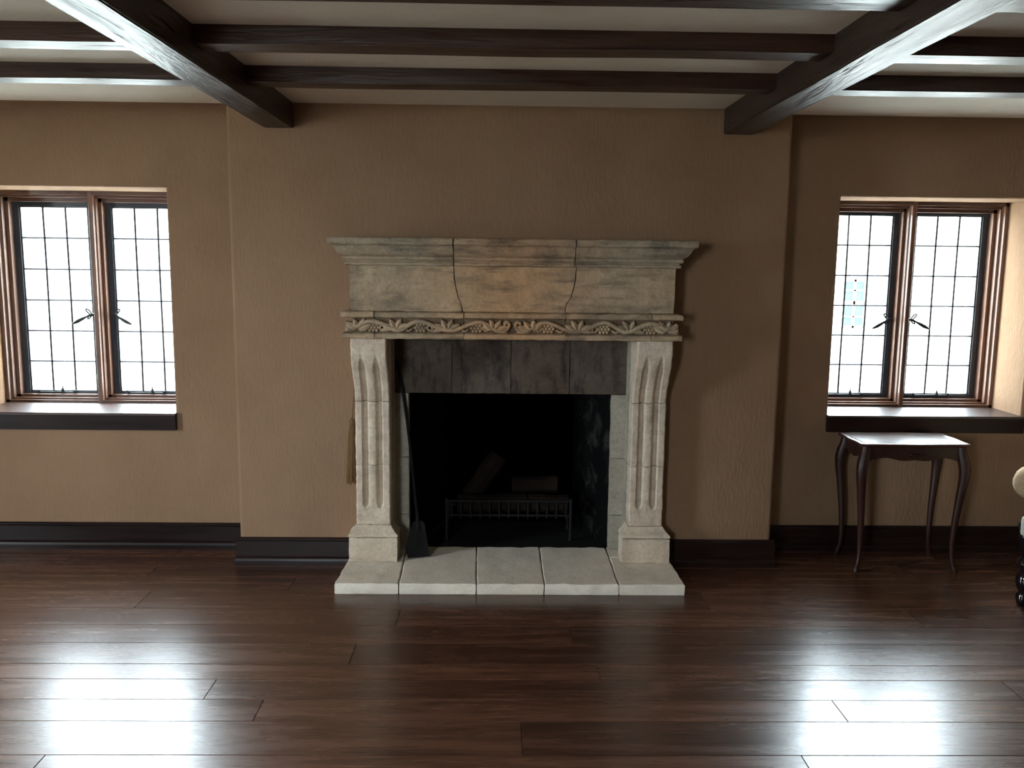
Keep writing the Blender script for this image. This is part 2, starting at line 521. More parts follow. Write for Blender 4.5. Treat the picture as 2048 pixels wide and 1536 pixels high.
# firebox
bm = bmesh.new()
fw, bw = 0.565, 0.40
fy, by = 0.135, 0.66
ft, bt = 1.20, 1.20
v = [bm.verts.new(p) for p in ((FX - fw, fy, 0.0), (FX - bw, by, 0.0), (FX + bw, by, 0.0), (FX + fw, fy, 0.0),
                               (FX - fw, fy, ft), (FX - bw, by, bt), (FX + bw, by, bt), (FX + fw, fy, ft))]
for f in ((0, 1, 5, 4), (1, 2, 6, 5), (2, 3, 7, 6), (4, 5, 6, 7), (0, 3, 2, 1)):
    bm.faces.new([v[i] for i in f])
geo = bmesh.ops.solidify(bm, geom=bm.faces[:], thickness=0.03)
struct('wall_firebox', bm, MAT['firebox'], 'sooty black firebox lining with ash-grey patches')
bm = bmesh.new()
box(bm, FX - 0.545, FX + 0.545, 0.13, 0.63, 0.032, 0.052)
struct('floor_firebox', bm, MAT['soot'], 'soot-black firebox floor behind the hearth')

# side and rear walls, with the daylight openings out of view
bm = bmesh.new()
DY0, DY1, DZ0, DZ1 = -3.15, -2.25, 0.65, 2.15
box(bm, -XL - 0.25, -XL, YREAR, DY0, 0, CEIL)
box(bm, -XL - 0.25, -XL, DY1, YOUT, 0, CEIL)
box(bm, -XL - 0.25, -XL, DY0, DY1, DZ1, CEIL)
box(bm, -XL - 0.25, -XL, DY0, DY1, 0, DZ0)
struct('wall_left', bm, MAT['wall'], 'tan stucco side wall with a garden window')
bm = bmesh.new()
box(bm, XW, XW + 0.25, YREAR, YOUT, 0, CEIL)
struct('wall_right', bm, MAT['wall'], 'tan stucco side wall beyond the armchair')
bm = bmesh.new()
RX0, RX1, RZ0, RZ1 = -2.5, -1.7, 1.1, 2.25  # unseen rear opening, added as daylight fill
box(bm, -XL, RX0, YREAR - 0.25, YREAR, 0, CEIL)
box(bm, RX1, XW, YREAR - 0.25, YREAR, 0, CEIL)
box(bm, RX0, RX1, YREAR - 0.25, YREAR, RZ1, CEIL)
box(bm, RX0, RX1, YREAR - 0.25, YREAR, 0, RZ0)
struct('wall_rear', bm, MAT['wall'], 'tan stucco wall facing the fireplace')
portal('rear_fill_portal', ((RX0 + RX1) / 2, YREAR - 0.1, (RZ0 + RZ1) / 2), (PI / 2, 0, 0), RX1 - RX0, RZ1 - RZ0)
portal('garden_window_portal', (-XL - 0.1, (DY0 + DY1) / 2, (DZ0 + DZ1) / 2), (0, -PI / 2, 0), DZ1 - DZ0, DY1 - DY0)

# baseboards
def baseboard(name, x0, x1, yw, label):
    bm = bmesh.new()
    t = 0.02
    prof = [(yw, 0.0), (yw, 0.148), (yw - 0.008, 0.148), (yw - 0.013, 0.143), (yw - 0.013, 0.136), (yw - t, 0.130), (yw - t, 0.045),
            (yw - t - 0.006, 0.043), (yw - t - 0.014, 0.036), (yw - t - 0.018, 0.024), (yw - t - 0.018, 0.0)]
    prism(bm, prof, 'x', x0, x1)
    return struct(name, bm, MAT['trim_x'], label)
baseboard('baseboard_left', -XL, BX0, YL, 'dark brown baseboard under the left window wall')
baseboard('baseboard_right', BX1, XW, YR, 'dark brown baseboard behind the side table')
baseboard('baseboard_breast_left', BX0 - 0.02, FX - 0.80, 0.0, 'dark baseboard left of the stone hearth')
baseboard('baseboard_breast_right', FX + 0.80, BX1 + 0.02, 0.0, 'dark baseboard right of the stone hearth')

# ceiling joists and main beams
BEAMS = [(-1.204, -1.052), (1.167, 1.320)]
ZB = 2.323
def timber(name, x0, x1, y0, y1, z0, z1, mat, label, seed, along):
    bm = bmesh.new()
    n = 26
    ring = []
    for i in range(n + 1):
        t = i / n
        pts = []
        for (u, w) in ((0, 0), (1, 0), (1, 1), (0, 1)):
            if along == 'x':
                p = Vector((x0 + (x1 - x0) * t, y0 + (y1 - y0) * u, z0 + (z1 - z0) * w))
            else:
                p = Vector((x0 + (x1 - x0) * u, y0 + (y1 - y0) * t, z0 + (z1 - z0) * w))
            if w == 0:
                p += 0.004 * Vector(noise.noise_vector(p * 1.7 + Vector((seed, 0, 0)))) * (0 if i in (0, n) else 1)
            pts.append(bm.verts.new(p))
        ring.append(pts)
    for a, b_ in zip(ring, ring[1:]):
        for k in range(4):
            j = (k + 1) % 4
            bm.faces.new((a[k], a[j], b_[j], b_[k]))
    bm.faces.new(ring[0][::-1]); bm.faces.new(ring[-1])
    le = [e for e in bm.edges if len(e.link_faces) == 2 and abs(e.link_faces[0].normal.dot(e.link_faces[1].normal)) < 0.5]
    bmesh.ops.recalc_face_normals(bm, faces=bm.faces[:])
    bmesh.ops.bevel(bm, geom=[e for e in bm.edges if e.calc_face_angle(0) > 0.8 and max(v.co.z for v in e.verts) < z0 + 0.02],
                    offset=0.005, segments=2, affect='EDGES')
    return struct(name, bm, mat, label, 35)
timber('ceiling_beam', *BEAMS[0], YREAR, 0.0, ZB, CEIL, MAT['beam_y'], 'heavy dark beam ending on the chimney breast above its left edge', 1.0, 'y')
timber('ceiling_beam', *BEAMS[1], YREAR, 0.0, ZB, CEIL, MAT['beam_y'], 'heavy dark beam ending on the chimney breast above its right edge', 5.0, 'y')
ZJ = 2.387
bays = [(-XL, BEAMS[0][0], 'over the left window bay'), (BEAMS[0][1], BEAMS[1][0], 'between the two heavy beams'), (BEAMS[1][1], XW, 'over the right window bay')]
for k in range(9):
    yf = -0.845 - 0.624 * k
    order = ('nearest the chimney wall', 'second from the chimney wall', 'third from the chimney wall', 'fourth from the chimney wall',
             'fifth from the chimney wall', 'sixth from the chimney wall', 'seventh from the chimney wall', 'eighth from the chimney wall',
             'farthest from the chimney wall')[k]
    for bi, (a, b_, where) in enumerate(bays):
        timber('ceiling_joist', a, b_, yf, yf + 0.13, ZJ, CEIL, MAT['beam_x'], 'slim dark joist %s, %s' % (where, order), k * 3.1 + bi, 'x')

# ================================================================== WINDOWS
def make_window(n, xc, zs, gz0, gz1, label):
    root = empty('window_%d' % n, (xc, 0.575, zs))
    tag(root, label, None, None, 'structure')
    ox, oy, oz = xc, 0.575, zs
    def L3(bm):
        for v in bm.verts:
            v.co -= Vector((ox, oy, oz))
    def part(name, bm, mat, parent, smooth=None):
        L3(bm)
        return from_bm(name, bm, mat, parent, smooth)
    # stepped wooden frame profile measured from the outer edge: (inset, y)
    prof = [(0.0, 0.575), (0.020, 0.575), (0.020, 0.600), (0.026, 0.603), (0.033, 0.603), (0.033, 0.640), (0.053, 0.640), (0.053, 0.690), (0.053, 0.80), (0.0, 0.80)]
    for s in (-1, 1):
        bm = bmesh.new()
        prism(bm, [(xc + s * (HW - i), y) for i, y in prof], 'z', zs, HEAD)
        part('frame_jamb', bm, MAT['frame_z'], root)
    bm = bmesh.new()
    prism(bm, [(y, HEAD - i * 1.1) for i, y in prof], 'x', xc - HW, xc + HW)
    part('frame_head', bm, MAT['frame_x'], root)
    bm = bmesh.new()
    prism(bm, [(y, zs + max(0.0, i * 0.75)) for i, y in prof], 'x', xc - HW, xc + HW)
    part('frame_bottom_rail', bm, MAT['frame_x'], root)
    bm = bmesh.new()
    h = [(0.010, 0.572), (0.013, 0.575), (0.013, 0.597), (0.018, 0.600), (0.020, 0.603), (0.020, 0.640), (0.036, 0.640), (0.036, 0.80)]
    prism(bm, [(xc + a, y) for a, y in h] + [(xc - a, y) for a, y in reversed(h)], 'z', zs, HEAD)
    part('mullion', bm, MAT['frame_z'], root)
    # sill board
    bm = bmesh.new()
    yw = YL if xc < 0 else YR
    prism(bm, [(yw - 0.031, zs - 0.012), (yw - 0.031, zs - 0.006), (yw - 0.026, zs - 0.001), (yw - 0.020, zs), (0.60, zs), (0.60, zs - 0.028), (yw + 0.0, zs - 0.028), (yw, zs - 0.012)], 'x', xc - HW - 0.006, xc + HW + 0.006)
    part('sill', bm, MAT['sill'], root)
    bm = bmesh.new()
    box(bm, xc - HW - 0.006, xc + HW + 0.006, yw - 0.030, yw - 0.0005, zs - 0.097, zs - 0.0125)
    part('sill_shaded_front', bm, MAT['trim_x'], root)  # the sill's own front face, given darker wood for its shade
    # casements
    rr = random.Random(n)
    for s in (-1, 1):
        g0, g1 = (xc - 0.474, xc - 0.070) if s < 0 else (xc + 0.070, xc + 0.474)
        bm = bmesh.new()
        for (a, b_) in ((g0 - 0.034, g0), (g1, g1 + 0.034)):
            prism(bm, [(a, 0.685), (b_, 0.685), (b_, 0.697), (b_ + (0.004 if b_ == g0 else 0), 0.697), (b_, 0.716), (a, 0.716)], 'z', gz0 - 0.034, gz1 + 0.04)
        for (a, b_) in ((gz0 - 0.034, gz0), (gz1, gz1 + 0.04)):
            box(bm, g0 - 0.034, g1 + 0.034, 0.684, 0.717, a, b_)
        sash = part('casement', bm, MAT['steel'], root)
        # inner glazing bead
        bm = bmesh.new()
        for (a, b_) in ((g0, g0 + 0.007), (g1 - 0.007, g1)):
            box(bm, a, b_, 0.694, 0.708, gz0, gz1)
        for (a, b_) in ((gz0, gz0 + 0.007), (gz1 - 0.007, gz1)):
            box(bm, g0, g1, 0.694, 0.708, a, b_)
        part('glazing_bead', bm, MAT['steel'], sash)
        pw, ph = (g1 - g0) / 3, (gz1 - gz0) / 6
        for i in range(3):
            for j in range(6):
                bm = bmesh.new()
                c = Vector((g0 + pw * (i + 0.5), 0.701, gz0 + ph * (j + 0.5)))
                vs = box(bm, -pw / 2 + 0.001, pw / 2 - 0.001, -0.0012, 0.0012, -ph / 2 + 0.001, ph / 2 - 0.001)
                rot = Matrix.Rotation(rr.uniform(-0.008, 0.008), 4, 'X') @ Matrix.Rotation(rr.uniform(-0.01, 0.01), 4, 'Z')
                for v in vs:
                    v.co = c + rot @ v.co
                part('pane', bm, MAT['glass'], sash)
        for i in (1, 2):
            bm = bmesh.new()
            x = g0 + pw * i
            tube(bm, [(x + 0.0015 * math.sin(z * 5 + i + s), 0.701, z) for z in [gz0 + (gz1 - gz0) * k / 6 for k in range(7)]], 0.0058, 6)
            part('lead_bar', bm, MAT['lead'], sash, 60)
        for j in range(1, 6):
            bm = bmesh.new()
            z = gz0 + ph * j
            tube(bm, [(g0 + (g1 - g0) * k / 3, 0.701, z) for k in range(4)], 0.0054, 6)
            part('lead_bar', bm, MAT['lead'], sash, 60)
        # handle on the meeting stile: looped fitting with a leaf-shaped lever
        hx = xc + s * 0.066
        hz = gz0 + (gz1 - gz0) * 0.425
        bm = bmesh.new()
        d = s
        tube(bm, [(hx - d * 0.012, 0.668, hz), (hx + d * 0.010, 0.662, hz - 0.002), (hx + d * 0.03, 0.656, hz - 0.012), (hx + d * 0.055, 0.650, hz - 0.026),
                  (hx + d * 0.08, 0.646, hz - 0.040), (hx + d * 0.100, 0.644, hz - 0.050), (hx + d * 0.112, 0.644, hz - 0.055)],
             [0.010, 0.009, 0.0055, 0.0105, 0.0115, 0.0075, 0.0035], 8)
        tube(bm, [(hx, 0.690, hz), (hx, 0.668, hz)], 0.011, 8)
        for up, sc in ((1, 1.0), (-1, 0.72)):
            loop = []
            for k in range(13):
                t = -0.6 + 2 * PI * 0.92 * k / 12
                loop.append((hx + d * (0.004 + 0.026 * sc * (1 - math.cos(t)) * 0.62), 0.664, hz + up * (0.002 + 0.023 * sc * (1 + math.sin(t - 0.9)) * 0.72)))
            tube(bm, loop, 0.0042, 6)
        part('casement_handle', bm, MAT['bronze'], sash, 50)
        # casement stay along the bottom rail with its pegs
        bm = bmesh.new()
        za = gz0 + 0.004
        tube(bm, [(g0 + 0.05, 0.676, za - 0.006), (g0 + 0.20, 0.674, za - 0.004), (g1 - 0.14, 0.676, za - 0.006)], 0.0035, 6)
        for q, hh in ((0.055, 0.012), (0.20, 0.034), (0.27, 0.012)):
            x = g0 + q
            tube(bm, [(x, 0.676, za - 0.012), (x, 0.676, za + hh * 0.35), (x, 0.676, za + hh * 0.6), (x, 0.676, za + hh)], [0.008, 0.0085, 0.0035, 0.0022], 8)
            tube(bm, [(x - 0.012, 0.674, za + 0.006), (x + 0.012, 0.674, za + 0.004)], 0.0028, 6)
        part('casement_stay', bm, MAT['bronze'], sash, 50)
    portal('window_portal', (xc, YOUT - 0.02, (zs + HEAD) / 2), (-PI / 2, 0, 0), 2 * HW, HEAD - zs)
    return root
make_window(1, LC, LS, 0.840, 1.954, 'leaded double casement window left of the chimney breast, empty sill')
make_window(2, RC, RS, 0.866, 1.965, 'leaded double casement window above the small side table')

# ================================================================== FIREPLACE
mantel = empty('stone_mantel', (FX, 0.0, 0.056))
tag(mantel, 'carved limestone fireplace mantel with vine frieze and fluted console legs', 'fireplace')
def mpart(name, bm, mat, parent=mantel, smooth=None, origin=(FX, 0.0, 0.056)):
    for v in bm.verts:
        v.co -= Vector(origin)
    return from_bm(name, bm, mat, parent, smooth)

def wear(levels_bm, amp, scale, seed):
    roughen(levels_bm, amp, scale, seed, keep=lambda c: c.y > -0.004)

def flush(bm, amp, scale, seed):
    roughen(bm, amp, scale, seed)
    for v in bm.verts:
        v.co.y = min(v.co.y, -0.001)
# console legs
def yfront(z):
    return -0.098 - 0.122 * smoothstep(0.93, 1.205, z)
for s in (-1, 1):
    xc = FX + s * 0.731
    # plinth
    bm = bmesh.new()
    zt = 0.0575
    lv = [(zt, xc - 0.1285, xc + 0.1285, -0.132), (zt + 0.004, xc - 0.13, xc + 0.13, -0.134)]
    for k in range(1, 6):
        lv.append((zt + 0.130 * k / 6, xc - 0.1285, xc + 0.1285, -0.132))
    lv += [(0.184, xc - 0.128, xc + 0.128, -0.131), (0.188, xc - 0.124, xc + 0.124, -0.127)]
    sweep(bm, lv, 12, -0.001, 8)
    flush(bm, 0.0035, 16, 3 + s)
    mpart('leg_plinth', bm, MAT['stone'], smooth=40)
    # base moulding
    bm = bmesh.new()
    lv = [(0.190, xc - 0.125, xc + 0.125, -0.128), (0.194, xc - 0.131, xc + 0.131, -0.134), (0.201, xc - 0.132, xc + 0.132, -0.135),
          (0.208, xc - 0.128, xc + 0.128, -0.131), (0.216, xc - 0.118, xc + 0.118, -0.122), (0.228, xc - 0.107, xc + 0.107, -0.113),
          (0.240, xc - 0.099, xc + 0.099, -0.106), (0.250, xc - 0.094, xc + 0.094, -0.101)]
    sweep(bm, lv, 12, -0.001, 8)
    flush(bm, 0.003, 18, 7 + s)
    mpart('leg_moulding', bm, MAT['stone'], smooth=40)
    # fluted shaft in three blocks, the top one curving forward as a console
    zs_ = [(0.2515, 0.578), (0.5805, 0.920), (0.9225, 1.264)]
    hw = 0.0905
    for bi, (z0, z1) in enumerate(zs_):
        bm = bmesh.new()
        NX, NZ = 44, 34
        rings = []
        for iz in range(NZ + 1):
            z = z0 + (z1 - z0) * iz / NZ
            ring = []
            yf = yfront(z)
            for ix in range(NX + 1):
                t = -1 + 2 * ix / NX
                x = xc + t * hw
                env = smoothstep(0.335, 0.375, z) * (1 - smoothstep(1.10, 1.19, z))
                g = 0.0
                for c0 in (-0.42, 0.42):
                    wdt = 0.205 * (0.35 + 0.65 * env)
                    d = abs(t - c0) / wdt
                    if d < 1:
                        g = max(g, (1 - d ** 2.2) * 0.026 * env)
                # slightly rounded centre rib
                if abs(t) < 0.24:
                    g -= 0.004 * env * (1 - (t / 0.24) ** 2)
                edge = max(0.0, abs(t) - 0.93) / 0.07
                g += 0.005 * edge ** 2
                g += 0.003 * (1 if iz in (0, NZ) else 0)
                ring.append(bm.verts.new((x, yf + g, z)))
            for k in range(1, 9):
                ring.append(bm.verts.new((xc + hw, yf + 0.005 + (-0.001 - yf - 0.005) * k / 8, z)))
            back = [bm.verts.new((xc - hw, yf + 0.005 + (-0.001 - yf - 0.005) * k / 8, z)) for k in range(8, 0, -1)]
            rings.append(ring + back)
        for a, b_ in zip(rings, rings[1:]):
            m = len(a)
            for i in range(m):
                j = (i + 1) % m
                bm.faces.new((a[i], a[j], b_[j], b_[i]))
        bm.faces.new(rings[0][::-1]); bm.faces.new(rings[-1])
        flush(bm, 0.0024, 30, 11 + s * 3 + bi * 5)
        mpart('leg_block', bm, MAT['stone'], smooth=45)

# carved band: five stones with recessed ground between two fillets
bj = [-0.853, -0.693, -0.244, 0.268, 0.699, 0.853]
for k in range(5):
    a, b_ = FX + bj[k] + (0.0 if k == 0 else 0.0015), FX + bj[k + 1] - (0.0 if k == 4 else 0.0015)
    bm = bmesh.new()
    def lv(z, yf, o=0.0):
        return (z, a - (o if k == 0 else 0), b_ + (o if k == 4 else 0), yf)
    levels = [lv(1.266, -0.255), lv(1.268, -0.262), lv(1.278, -0.266), lv(1.290, -0.265), lv(1.295, -0.258), lv(1.297, -0.222, -0.036), lv(1.33, -0.219, -0.038),
              lv(1.370, -0.222, -0.036), lv(1.372, -0.262), lv(1.376, -0.270, 0.004), lv(1.390, -0.272, 0.006), lv(1.399, -0.268, 0.003), lv(1.403, -0.256, -0.006)]
    sweep(bm, levels, max(6, int((b_ - a) / 0.02)), 0.0, 5)
    wear(bm, 0.0032, 24, 30 + k)
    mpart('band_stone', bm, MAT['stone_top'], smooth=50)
    bm = bmesh.new()
    x0, x1 = a + (0.004 if k else 0.006), b_ - (0.004 if k < 4 else 0.006)
    x0, x1 = (a + 0.040 if k == 0 else a + 0.002), (b_ - 0.040 if k == 4 else b_ - 0.002)
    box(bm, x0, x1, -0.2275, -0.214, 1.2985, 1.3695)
    bmesh.ops.subdivide_edges(bm, edges=[e for e in bm.edges if abs(e.verts[0].co.x - e.verts[1].co.x) > 0.01], cuts=8)
    roughen(bm, 0.0015, 40, 33 + k)
    mpart('carved_ground', bm, MAT['dark_ground'], smooth=50)

# frieze: three stones with broken joints
JL = [(1.404, -0.174), (1.43, -0.178), (1.452, -0.184), (1.475, -0.196), (1.52, -0.207), (1.57, -0.215), (1.633, -0.217)]
JR = [(1.404, 0.343), (1.43, 0.347), (1.452, 0.352), (1.475, 0.372), (1.52, 0.386), (1.57, 0.395), (1.633, 0.398)]
for k in range(3):
    bm = bmesh.new()
    levels = []
    for i in range(len(JL)):
        z = JL[i][0]
        jl = JL[i][1] + 0.0; jr = JR[i][1] + 0.0
        e = 0.82 - 0.004 * (1 - i / 6)
        a, b_ = {0: (FX - e, jl - 0.0022), 1: (jl + 0.0022, jr - 0.0022), 2: (jr + 0.0022, FX + e)}[k]
        levels.append((z, a, b_, -0.222))
    sweep(bm, levels, 22, 0.0, 4)
    wear(bm, 0.003, 14, 50 + k * 3)
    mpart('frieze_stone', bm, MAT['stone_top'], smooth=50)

# cornice shelf: three stones
CP = [(1.632, 0.010), (1.634, 0.018), (1.645, 0.020), (1.649, 0.017), (1.651, 0.011), (1.656, 0.011), (1.659, 0.025), (1.666, 0.030), (1.672, 0.029), (1.676, 0.026),
      (1.680, 0.034), (1.686, 0.044), (1.694, 0.050), (1.704, 0.056), (1.714, 0.062), (1.723, 0.067), (1.729, 0.070), (1.732, 0.082), (1.737, 0.089), (1.757, 0.090), (1.764, 0.088), (1.768, 0.083)]
cj = [None, -0.2165, 0.388, None]
for k in range(3):
    bm = bmesh.new()
    levels = []
    for z, o in CP:
        a = FX - 0.822 - o if k == 0 else cj[k] + 0.0024
        b_ = FX + 0.822 + o if k == 2 else cj[k + 1] - 0.0024
        levels.append((z, a, b_, -0.222 - o))
    sweep(bm, levels, 34, 0.0, 6)
    wear(bm, 0.003, 22, 70 + k * 4)
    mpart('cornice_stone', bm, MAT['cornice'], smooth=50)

# mortar seen in the open joints
bm = bmesh.new()
box(bm, FX - 0.80, FX + 0.80, -0.208, -0.01, 1.28, 1.66)
mpart('mortar_core', bm, MAT['mortar'])

# vine scroll
ZV = 1.333
crests = [-0.706, -0.472, -0.155]           # left half, measured from the axis
troughs = [-0.812, -0.580, -0.318, -0.052]
def vine_pts(sgn):
    key = [(-0.832, 0.012), (-0.785, -0.008), (-0.760, 0.006), (-0.706, 0.024), (-0.655, 0.010), (-0.612, -0.014), (-0.578, -0.027), (-0.545, -0.015), (-0.515, 0.008), (-0.472, 0.026),
           (-0.425, 0.014), (-0.375, -0.012), (-0.318, -0.026), (-0.270, -0.016), (-0.225, 0.006), (-0.170, 0.025), (-0.130, 0.014), (-0.098, -0.012), (-0.062, -0.027),
           (-0.028, -0.020), (-0.014, 0.002), (-0.018, 0.020), (-0.034, 0.023), (-0.040, 0.010), (-0.030, 0.006)]
    out = []
    for (a, b_), (c, d) in zip(key, key[1:]):
        for q in range(3):
            t = q / 3
            out.append((FX + sgn * (a + (c - a) * t), -0.246, ZV + b_ + (d - b_) * t))
    # smooth
    for _ in range(2):
        out = [out[0]] + [tuple((out[i - 1][k] + 2 * out[i][k] + out[i + 1][k]) / 4 for k in range(3)) for i in range(1, len(out) - 1)] + [out[-1]]
    return out
for sgn in (1, -1):
    bm = bmesh.new()
    p = vine_pts(sgn)
    tube(bm, p, [0.0135 - 0.0045 * i / len(p) for i in range(len(p))], 8)
    roughen(bm, 0.0012, 60, 5)
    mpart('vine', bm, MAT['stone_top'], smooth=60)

def leaf_bm(x, z, lean):
    bm = bmesh.new()
    base = Vector((x, -0.232, z))
    for a in (-74, -38, 0, 38, 74):
        ang = math.radians(a + lean)
        ln = 0.068 if a == 0 else (0.072 if abs(a) == 38 else 0.066)
        d = Vector((math.sin(ang) * 1.3, 0, math.cos(ang)))
        n_ = Vector((d.z, 0, -d.x))
        w = 0.0165
        pts = [base, base + d * ln * 0.45 + n_ * w, base + d * ln * 0.75 + n_ * w * 0.7, base + d * ln, base + d * ln * 0.75 - n_ * w * 0.7, base + d * ln * 0.45 - n_ * w]
        for q in pts:
            q.z = min(max(q.z, 1.299), 1.3685)
            q.x = min(max(q.x, FX - 0.842), FX + 0.842)
        low = [bm.verts.new(q) for q in pts]
        top = [bm.verts.new(q * 0.85 + (base + d * ln * 0.5) * 0.15 + Vector((0, -0.018, 0))) for q in pts]
        rid = bm.verts.new(base + d * ln * 0.5 + Vector((0, -0.029, 0)))
        for i in range(6):
            j = (i + 1) % 6
            bm.faces.new((low[i], low[j], top[j], top[i]))
            bm.faces.new((top[i], top[j], rid))
        bm.faces.new(low[::-1])
    return bm
for sgn in (1, -1):
    for x, lean in ((-0.780, -12), (-0.590, -18), (-0.328, -20), (-0.098, 30)):
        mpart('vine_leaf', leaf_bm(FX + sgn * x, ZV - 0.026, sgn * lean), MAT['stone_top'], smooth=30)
    for x in (-0.700, -0.462, -0.180):
        bm = bmesh.new()
        g = 0
        for row, cnt in enumerate((3, 4, 3)):
            for q in range(cnt):
                cx = FX + sgn * x + (q - (cnt - 1) / 2) * 0.0175
                cz = ZV + 0.004 - row * 0.0145
                bmesh.ops.create_icosphere(bm, subdivisions=1, radius=0.0108, matrix=Matrix.Translation((cx, -0.240, cz)))
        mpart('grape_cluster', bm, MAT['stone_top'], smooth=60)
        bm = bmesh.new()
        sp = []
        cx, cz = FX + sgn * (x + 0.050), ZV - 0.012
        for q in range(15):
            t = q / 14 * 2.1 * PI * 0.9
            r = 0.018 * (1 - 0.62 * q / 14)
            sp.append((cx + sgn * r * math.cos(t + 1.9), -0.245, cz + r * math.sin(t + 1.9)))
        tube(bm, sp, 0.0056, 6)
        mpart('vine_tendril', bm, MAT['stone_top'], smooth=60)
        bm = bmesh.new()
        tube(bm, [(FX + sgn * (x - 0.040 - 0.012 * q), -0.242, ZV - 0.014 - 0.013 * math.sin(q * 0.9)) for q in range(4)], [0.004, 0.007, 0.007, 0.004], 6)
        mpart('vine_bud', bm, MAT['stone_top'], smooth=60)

# ------------------------------------------------------------------ smoked stone surround inside the legs
sur = empty('fireplace_surround', (FX, 0.09, 0.056))
tag(sur, 'smoke-stained stone slabs lining the firebox opening inside the mantel legs', 'surround')
for k in range(4):
    a, b_ = FX - 0.644 + 0.322 * k, FX - 0.644 + 0.322 * (k + 1)
    bm = bmesh.new()
    lv = [(0.941 + 0.32 * i / 8, a + 0.0015, b_ - 0.0015, 0.088) for i in range(9)]
    sweep(bm, lv, 8, 0.135, 2)
    roughen(bm, 0.0022, 20, 90 + k)
    mpart('lintel_slab', bm, MAT['slip'], sur, 40, (FX, 0.09, 0.056))
for s in (-1, 1):
    for z0, z1 in ((0.058, 0.254), (0.257, 0.580), (0.583, 0.938)):
        bm = bmesh.new()
        a, b_ = sorted((FX + s * 0.560, FX + s * 0.644))
        lv = [(z0 + (z1 - z0) * i / 6, a, b_, 0.088) for i in range(7)]
        sweep(bm, lv, 4, 0.16, 3)
        roughen(bm, 0.0025, 18, 100 + s * 4 + z0)
        mpart('jamb_slab', bm, MAT['jamb'], sur, 40, (FX, 0.09, 0.056))

for s in (-1, 1):
    for z0, z1 in ((0.058, 0.578), (0.5805, 1.262)):
        bm = bmesh.new()
        a, b_ = sorted((FX + s * 0.634, FX + s * 0.6455))
        sweep(bm, [(z0 + (z1 - z0) * i / 6, a, b_, 0.001) for i in range(7)], 1, 0.0875, 3)
        mpart('return_slab', bm, MAT['jamb'], sur, 40, (FX, 0.09, 0.056))

# ------------------------------------------------------------------ hearth
hearth = empty('stone_hearth', (FX, -0.2, 0.0))
tag(hearth, 'pale limestone hearth of five worn slabs on the oak floor', 'hearth')
hx = [(-0.881, -0.870), (-0.560, -0.575), (-0.171, -0.182), (0.171, 0.172), (0.545, 0.548), (0.881, 0.870)]
for k in range(5):
    bm = bmesh.new()
    (f0, b0), (f1, b1) = hx[k], hx[k + 1]
    yb = 0.128 if 0 < k < 4 else -0.024
    if k in (0, 4):
        yb = -0.042
    N1, N2 = 14, 12
    g = 0.0022
    grid = []
    for lay in range(4):
        z = (0.0, 0.004, 0.049, 0.0550)[lay]
        ins = (0.002, 0.0, 0.0, 0.005)[lay]
        rows = []
        for j in range(N2 + 1):
            t = j / N2
            y = -0.447 + ins + (yb - ins + 0.447 - ins) * t
            tt = (y + 0.447) / 0.575
            xl = FX + f0 + (b0 - f0) * tt + g + ins
            xr = FX + f1 + (b1 - f1) * tt - g - ins
            w1 = 0.004 * noise.noise(Vector((k * 3.0, y * 14, 1.0)))
            w2 = 0.004 * noise.noise(Vector((k * 3.0 + 3.0, y * 14, 1.0)))
            xl += w1; xr += w2
            rows.append([bm.verts.new((xl + (xr - xl) * i / N1, y, z)) for i in range(N1 + 1)])
        grid.append(rows)
    for j in range(N2):
        for i in range(N1):
            t_ = grid[3]; b__ = grid[0]
            bm.faces.new((t_[j][i], t_[j][i + 1], t_[j + 1][i + 1], t_[j + 1][i]))
            bm.faces.new((b__[j][i], b__[j + 1][i], b__[j + 1][i + 1], b__[j][i + 1]))
    def border(rows):
        return [rows[0][i] for i in range(N1)] + [rows[j][N1] for j in range(N2)] + [rows[N2][i] for i in range(N1, 0, -1)] + [rows[j][0] for j in range(N2, 0, -1)]
    for a, b_ in zip(grid, grid[1:]):
        A, B = border(a), border(b_)
        for i in range(len(A)):
            j = (i + 1) % len(A)
            bm.faces.new((A[i], A[j], B[j], B[i]))
    roughen(bm, 0.0032, 15, 120 + k * 2, keep=lambda c: c.z < 0.002)
    mpart('hearth_slab', bm, MAT['hearth'], hearth, 40, (FX, -0.2, 0.0))
# strips of hearth stone running back under the surround beside the plinths
for s in (-1, 1):
    bm = bmesh.new()
    a, b_ = sorted((FX + s * (0.577 if s < 0 else 0.553), FX + s * 0.628))
    box(bm, a, b_, -0.036, 0.128, 0.0, 0.0555)
    bmesh.ops.subdivide_edges(bm, edges=bm.edges[:], cuts=3, use_grid_fill=True)
    roughen(bm, 0.002, 20, 140 + s, keep=lambda c: c.z < 0.002)
    mpart('hearth_slab', bm, MAT['hearth'], hearth, 40, (FX, -0.2, 0.0))

